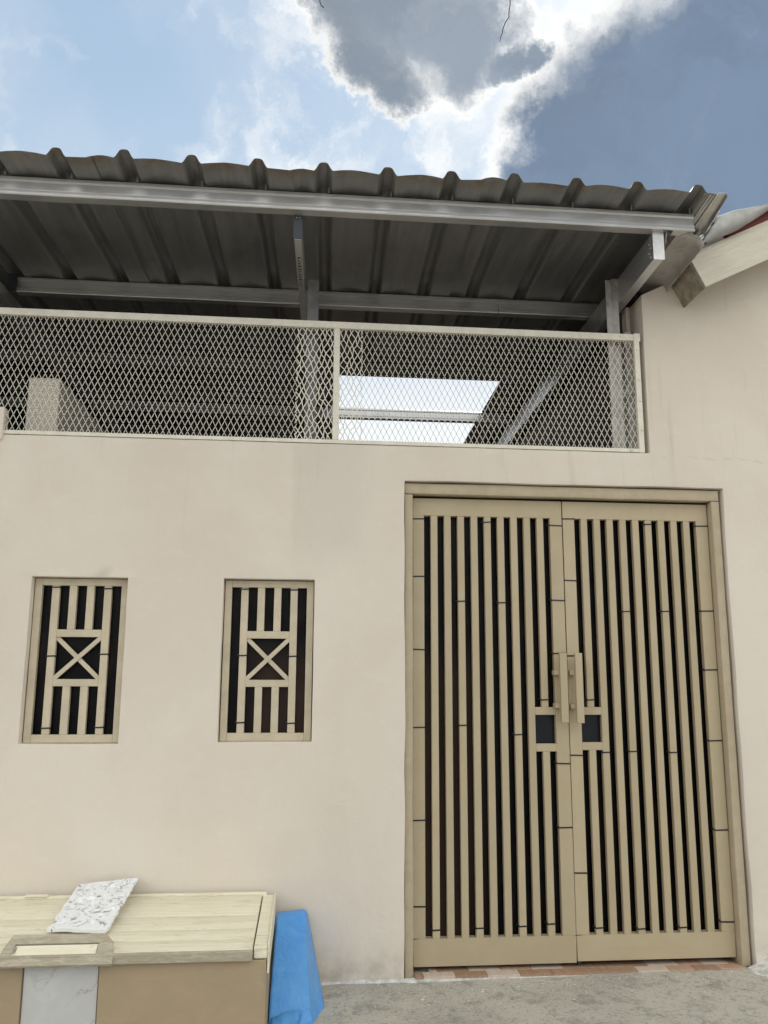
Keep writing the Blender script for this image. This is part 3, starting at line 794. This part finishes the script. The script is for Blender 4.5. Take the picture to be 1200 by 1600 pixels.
build('door_frame', lumpy(2.155,2.199,fy0,fy1,.012,2.320,5,'z'), 'frame', gate, bevel=.004, smooth=True, sharp=50)
build('door_frame', lumpy(.4995,2.199,fy0+.001,fy1,2.323,2.380,9,'x'), 'frame', gate, bevel=.004, smooth=True, sharp=50)
YF, YR = .070, .103
def leaf(x0, x1, zt, zb, sl0, sl1, side, ties_stile, ties_slat, lock_slat, lz, hx, hz0, hz1):
    L = MB()
    TR, BR = 2.219, .158
    L.box(x0, x1, YF, YR, TR, zt); L.box(x0, x1, YF, YR, zb, BR)
    L.box(x0, sl0, YF, YR, BR, TR); L.box(sl1, x1, YF, YR, BR, TR)
    lf = build('gate_leaf', L, 'gate', gate)
    bm = bmesh.new(); bm.from_mesh(lf.data); bmesh.ops.remove_doubles(bm, verts=bm.verts, dist=1e-5)
    # drop the hidden faces between the four members, then soften the outer edges
    bmesh.ops.delete(bm, geom=[f for f in bm.faces if all(not e.is_manifold for e in f.edges)], context='FACES_ONLY')
    bm.to_mesh(lf.data); bm.free()
    md = lf.modifiers.new('edge', 'BEVEL'); md.width = .0022; md.segments = 2; md.limit_method = 'ANGLE'; md.angle_limit = R(50)
    sw = (sl1-sl0)/19.; SX = [sl0+sw*(2*k_+1) for k_ in range(9)]
    gy0 = YF+.0015
    proto = None
    lo_z, hi_z = lz[0]-.038, lz[1]+.038
    for k_ in range(9):
        if k_ == lock_slat:
            build('slat', MB().box(SX[k_],SX[k_]+sw,gy0,YR-.002,hi_z,TR+.001), 'gate', lf, bevel=.002)
            build('slat', MB().box(SX[k_],SX[k_]+sw,gy0,YR-.002,BR-.001,lo_z), 'gate', lf, bevel=.002)
            continue
        if proto is None: proto = build('slat', MB().box(SX[k_],SX[k_]+sw,gy0,YR-.002,BR-.001,TR+.001), 'gate', lf, bevel=.002); px_ = SX[k_]
        else: inst('slat', proto, (SX[k_]-px_, 0.0006*((k_*7)%3-1), 0), lf)
    a, b = (SX[7]+sw, sl1) if side < 0 else (sl0, SX[1])
    build('lock_rail', MB().box(a,b,gy0-.0008,YR-.002,lz[1],hi_z), 'gate', lf, bevel=.002)
    build('lock_rail', MB().box(a,b,gy0-.0008,YR-.002,lo_z,lz[0]), 'gate', lf, bevel=.002)
    build('reflecting_plate', MB().box(a-.004,b+.004,YR+.0035,YR+.005,lz[0]-.01,lz[1]+.01), 'plate_gloss', lf)  # glossy plate added behind the opening to reflect a sky gradient
    # black plastic behind
    pn = MB(); n, m_ = 22, 40; qx0, qx1, qz0, qz1 = x0+.012, x1-.012, zb+.02, zt-.02
    for j in range(m_+1):
        for i in range(n+1):
            x = qx0+(qx1-qx0)*i/n; zz = qz0+(qz1-qz0)*j/m_
            pn.v.append((x, YR+.012+.006*nz(x,side,zz*.45,4.5), zz))
    for j in range(m_):
        for i in range(n):
            q = j*(n+1)+i; pn.f.append((q,q+1,q+n+2,q+n+1))
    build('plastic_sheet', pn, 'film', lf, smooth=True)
    wx = (.68,1.19) if side < 0 else (1.46,1.90)
    build('weld_seam', MB().box(wx[0],wx[1],YF-.0006,YF+.0005,.093,.0955), 'gate', lf)
    # pull handle: square bar on two stand-offs
    build('handle', MB().box(hx-.0185,hx+.0185,.0,.022,hz0,hz1), 'gate', lf, bevel=.002)
    sgn = -1 if side < 0 else -1
    for hz_ in (hz1-.095, hz0+.085):
        build('handle_bracket', MB().box(hx-.042,hx-.004,.0225,.0695,hz_-.016,hz_+.008), 'gate', lf, bevel=.002)
    for (which, zz) in ties_stile:
        xa, xb_ = (x0, sl0) if which == 'L' else (sl1, x1)
        tie_mesh('cable_tie', xa, xb_-xa-.0015 if which == 'R' else xb_-xa, YF, zz, lf, 1 if int(zz*100)%2 else -1)
    proto = None
    for (k_, zz) in ties_slat:
        if proto is None: proto = tie_mesh('cable_tie', SX[k_], sw, gy0, zz, lf); pr = (SX[k_], zz)
        else: inst('cable_tie', proto, (SX[k_]-pr[0],0,zz-pr[1]), lf)
    return lf, SX, sw
leaf(.5475,1.3440,2.311,.034,.606,1.2785,-1,
     [('L',z_) for z_ in (2.199,1.897,1.526,1.140,.698,.304)]+[('R',z_) for z_ in (2.180,1.784,1.510,.964,.656)],
     [(4,2.189),(2,1.772),(5,1.767),(2,1.150),(6,1.104),(8,1.276),(0,.195),(3,.199),(6,.203),(8,.211)],
     8, (1.060,1.202), 1.3065, 1.168, 1.512)
leaf(1.3495,2.1500,2.311,.040,1.412,2.0850,1,
     [('L',z_) for z_ in (2.216,1.889,1.498,1.004,.444)]+[('R',z_) for z_ in (2.192,1.736,1.430,1.072,.635,.204)],
     [(5,2.196),(3,1.729),(6,1.732),(0,1.276),(1,1.016),(3,1.020),(6,1.014),(0,.188),(3,.179),(6,.181)],
     0, (1.066,1.202), 1.3865, 1.165, 1.512)
build('drop_bolt', MB().box(1.352,1.372,.085,.10,.012,.040), 'dark_steel', gate, bevel=.002)

# ------------------------------------------------------------------ painted storage bench by the wall
bench = thing('storage_bench', (-1.2,-.4,0), 'low cream and tan painted storage box with a plank lid against the wall', 'storage box')
bx0, bx1 = -2.7, -.124
build('carcass', MB().box(bx0,bx1-.004,-.755,-.03,.0,.352), 'tan', bench, bevel=.003)
build('front_board', MB().box(bx0+.01,-1.004,-.772,-.7555,.0,.350), 'tan', bench, bevel=.003)
build('front_board', MB().box(-.730,bx1,-.772,-.7555,.0,.350), 'tan', bench, bevel=.003)
build('marble_tile', MB().box(-1.000,-.734,-.7625,-.7555,.0,.349), 'marble', bench, bevel=.001, label='white marble tile panel set in the bench front')
build('end_panel', MB().box(bx1-.0035,bx1+.006,-.770,-.035,.0,.352), 'tan', bench, bevel=.002)
def lz_(y): return .399+(y+.05)*.018
def plank(y0, y1, th=.014, dz=0., xa=bx0, xb=-.172):
    n = 40; t = MB()
    for i in range(n+1):
        x = xa+(xb-xa)*i/n; e = .0018*nz(x,y0,0,5)
        t.v += [(x,y0+e,lz_(y0)-th+dz),(x,y1+e*.5,lz_(y1)-th+dz),(x,y1+e*.5,lz_(y1)+dz+e*.5),(x,y0+e,lz_(y0)+dz+e*.6)]
    for i in range(n):
        for k_ in range(4): t.f.append((i*4+k_,i*4+(k_+1)%4,(i+1)*4+(k_+1)%4,(i+1)*4+k_))
    t.f.append((3,2,1,0)); t.f.append(tuple(n*4+k_ for k_ in range(4)))
    return build('lid_plank', t, 'lid', bench, bevel=.002, smooth=True, sharp=40)
plank(-.335,-.052); plank(-.520,-.338, dz=-.0015); plank(-.640,-.523, dz=.001); plank(-.752,-.643, dz=-.001)
build('back_strip', MB().box(bx0,-.150,-.048,-.022,.385,.409), 'lid', bench, bevel=.003)
build('back_strip', MB().box(-1.23,-1.13,-.055,-.03,.4095,.416), 'lid', bench, bevel=.002)
build('lid_nosing', MB().box(bx0,-.170,-.792,-.7735,.352,.388), 'trim', bench, bevel=.003)
build('lid_nosing', MB().box(bx0,-.170,-.7730,-.7535,.366,.389), 'lid', bench, bevel=.002)
build('side_rim', MB().box(-.166,bx1+.008,-.772,-.030,.354,.396), 'lid', bench, bevel=.004)
build('side_rim', MB().box(bx1+.0085,bx1+.016,-.765,-.030,.30,.404), 'lid', bench, bevel=.002)
# raised hand pull with a slot
hb = MB(); a0 = Vector((0,-.806,.372)); a1 = Vector((0,-.700,.437)); nrm = Vector((0,-.065,.106)).normalized()*.010
def hp(x, s, d=0): v = a0+(a1-a0)*s+nrm*d; return (x, v.y, v.z)
def strip(t, xa, xb, xc, xd, s0, s1, d0=-1., d1=0.):
    t.hexa([hp(xa,s0,d0),hp(xb,s0,d0),hp(xc,s1,d0),hp(xd,s1,d0),hp(xa,s0,d1),hp(xb,s0,d1),hp(xc,s1,d1),hp(xd,s1,d1)])
h0 = MB(); strip(h0,-1.080,-.690,-.7265,-1.066,.66,1.); hd = build('hand_pull', h0, 'trim', bench, bevel=.002)
h0 = MB(); strip(h0,-1.090,-1.050,-1.045,-1.081,.24,.655); build('pull_side', h0, 'trim', hd, bevel=.001)
h0 = MB(); strip(h0,-.745,-.680,-.692,-.742,.24,.655); build('pull_side', h0, 'trim', hd, bevel=.001)
h0 = MB(); strip(h0,-1.092,-.676,-.680,-1.090,-.12,.235); build('pull_base', h0, 'trim', hd, bevel=.001)
h0 = MB(); strip(h0,-1.040,-.746,-.746,-1.036,.245,.63,-1.2,-.25); build('pull_bar', h0, 'lid', hd, bevel=.004)
h0 = MB(); strip(h0,-1.049,-.746,-.746,-1.044,.20,.69,-3.0,-2.2); build('pull_shade_plate', h0, 'dark', hd)  # near-black plate stands in for the shade inside the slot

# white peeling board lying on the lid, propped on the wall
mb = MB(); n = 26
A, B, Cc, Dd = Vector((-1.000,-.035,.458)), Vector((-.740,-.022,.478)), Vector((-.752,-.585,.412)), Vector((-.985,-.535,.412))
for s in (0, 1):
    for j in range(n+1):
        for i in range(n+1):
            u, v_ = i/n, j/n
            p = (A*(1-u)+B*u)*(1-v_)+(Dd*(1-u)+Cc*u)*v_
            ex = min(u,1-u,v_,1-v_)
            if ex < .001:
                q = Vector((nz(p.x,p.y,0,16), nz(p.x,p.y,4,16), 0))*.010
                if u < .5 and v_ > .8: q *= 1.6
                p = p+q
            p = p+Vector((0,0,.0020*nz(p.x,p.y,1,13)*(0 if s else 1)))
            if s: p = p+Vector((0,.001,-.012))
            mb.v.append(tuple(p))
m1 = (n+1)**2
for j in range(n):
    for i in range(n):
        a = j*(n+1)+i; mb.f.append((a,a+n+1,a+n+2,a+1)); mb.f.append((m1+a,m1+a+1,m1+a+n+2,m1+a+n+1))
for i in range(n):
    for a, b in ((i,i+1),(n*(n+1)+i+1,n*(n+1)+i),((i+1)*(n+1),i*(n+1)),(i*(n+1)+n,(i+1)*(n+1)+n)):
        mb.f.append((a,b,m1+b,m1+a))
brd = thing('peeling_board', (-.87,-.3,.40), 'white board with cracked peeling surface lying on the bench lid', 'board')
build('panel', mb, 'board', brd, smooth=True, sharp=50)
fl = MB(); rnd = random.Random(4)
for k_ in range(70):
    u, v_ = rnd.uniform(.08,.92), rnd.uniform(.04,.92)
    p = (A*(1-u)+B*u)*(1-v_)+(Dd*(1-u)+Cc*u)*v_+Vector((0,0,.0018))
    a = rnd.uniform(0,6.28); l = rnd.uniform(.006,.022); wq = l*rnd.uniform(.3,.8); lift = rnd.uniform(.001,.009)
    dx = Vector((math.cos(a),math.sin(a),.0)); dy = Vector((-math.sin(a),math.cos(a),0)); tz = Vector((0,-.10*0,0))
    q = [p-dx*l-dy*wq*.6, p+dx*l*.7-dy*wq, p+dx*l+dy*wq*.5+Vector((0,0,lift)), p-dx*l*.6+dy*wq+Vector((0,0,lift))]
    q = [v+Vector((0,0,(v.y-p.y)*.10)) for v in q]; q2 = [v-Vector((0,0,.0012)) for v in q]
    fl.hexa([tuple(v) for v in q2]+[tuple(v) for v in q])
build('paint_flakes', fl, 'board', brd, kind='stuff')

# ------------------------------------------------------------------ blue tarpaulin bundle
tarp = thing('blue_bundle', (0,-.25,0), 'upright bundle wrapped in blue woven tarpaulin leaning beside the bench', 'tarpaulin')
def surf(rows, nu=16, nv=26, amp=.004, seed=0, fold=0.):
    """loft between horizontal rows of control points with crumple"""
    t = MB(); m_ = len(rows)-1; c_ = len(rows[0])-1
    for j in range(nv+1):
        r = j/nv*m_; a = min(int(r), m_-1); fr_ = r-a
        for i in range(nu*c_+1):
            q = i/nu; b = min(int(q), c_-1); fc = q-b
            p = (Vector(rows[a][b])*(1-fc)+Vector(rows[a][b+1])*fc)*(1-fr_)+(Vector(rows[a+1][b])*(1-fc)+Vector(rows[a+1][b+1])*fc)*fr_
            d = amp*nz(p.x*1.6,p.y,p.z*.6,9+seed)+amp*.5*nz(p.x,p.y,p.z*.7,24)
            if b >= 1: d += fold*math.sin(fc*9+p.z*6)*(1-fr_*0)
            t.v.append((p.x+d*(.8 if b>=1 else .15), p.y-d, p.z+d*.3))
    w_ = nu*c_+1
    for j in range(nv):
        for i in range(w_-1): t.f.append((j*w_+i,(j+1)*w_+i,(j+1)*w_+i+1,j*w_+i+1))
    return t
rows = [[(-.098,-.030,.318),(.020,-.030,.328),(.030,-.012,.322)],
        [(-.101,-.075,.312),(.024,-.072,.322),(.038,-.014,.312)],
        [(-.106,-.24,.200),(.036,-.24,.205),(.066,-.020,.19)],
        [(-.112,-.40,.070),(.050,-.395,.075),(.098,-.10,.06)],
        [(-.114,-.47,-.012),(.058,-.46,-.012),(.118,-.26,-.012)]]
ts = surf(rows, 14, 34, .0018, 0, .0006)
build('tarpaulin', ts, 'tarp', tarp, smooth=True, sharp=60, solid=.002)
mb = MB()
for i in range(13):
    u = i/12; x = -.105+.150*u; zz = .028+.030*math.sin(u*2.4)+.004*nz(u,0,0,9)
    y = -.435
    mb.v += [(x,y-.022,zz),(x+.004,y-.047,zz*.4-.003),(x+.006,y-.062,-.012)]
for i in range(12):
    for k_ in range(2): a = i*3+k_; mb.f.append((a,a+1,a+4,a+3))
build('folded_hem', mb, 'tarp', tarp, smooth=True, solid=.002)
build('loose_flap', MB().add([(.024,-.468,.058),(.050,-.462,.070),(.060,-.480,.030),(.034,-.495,.012),(.010,-.498,.020)],[(0,1,2,3,4)]), 'tarp', tarp, solid=.002)  # small flap in the same blue as the tarpaulin

# ------------------------------------------------------------------ hanging wires in the sky
oc = thing('overhead_cable', (.9,-1.0,4.42), 'dark loose wire end hanging into the bright sky at the top', 'wire')
build('cable', MB().tube([(-40,-1.2,6.6),(-14,-1.1,5.25),(-5,-1.05,4.66),(-1,-1.02,4.52),(.853,-1.0,4.50),(4,-1.0,4.66),(14,-1.1,5.6),(40,-1.2,8.)],.004,6), 'wire', oc)
build('loose_wire', MB().tube([(.853,-1,4.50),(.853,-1,4.40),(.852,-1,4.36),(.846,-1,4.32),(.845,-1,4.29),(.834,-1,4.275),(.825,-1,4.255),(.818,-1,4.235),(.812,-1,4.205),(.806,-1,4.19),(.801,-1,4.164)],[.0022]*8+[.0020,.0018,.0012],6), 'wire', oc)
ow = thing('curled_wire', (.01,-1.0,4.27), 'tiny curled wire tip at the top edge of the sky left of the loose wire', 'wire')
build('wire_tip', MB().tube([(.012,-1.02,4.515),(.004,-1,4.40),(.001,-1,4.32),(.003,-1,4.295),(.010,-1,4.277),(.021,-1,4.268)],.0022,6), 'wire', ow)

# ------------------------------------------------------------------ paint chips and grit on the pavement
fl = MB(); rnd = random.Random(11)
for k_ in range(260):
    x = rnd.uniform(.05,2.6); y = -.02-abs(rnd.gauss(0,.16)); s = rnd.uniform(.0010,.0036)*(2.4 if rnd.random()<.06 else 1)
    zz = .0105*(x-.8)*.9+.006*nz(x,y,0,2.3)+.0025*nz(x,y,3,9)+.0008; a = rnd.uniform(0,6)
    q = [(x+s*math.cos(a+t_)*rnd.uniform(.6,1.3), y+s*math.sin(a+t_)*rnd.uniform(.6,1.3)) for t_ in (0,1.5,3.0,4.6)]
    fl.hexa([(p[0],p[1],zz-.001) for p in q]+[(p[0],p[1],zz+.0012) for p in q])
o = build('paint_chips', fl, 'chip', None, kind='stuff'); o['label'] = 'small white paint chips scattered over the cement in front of the gate'; o['category'] = 'debris'
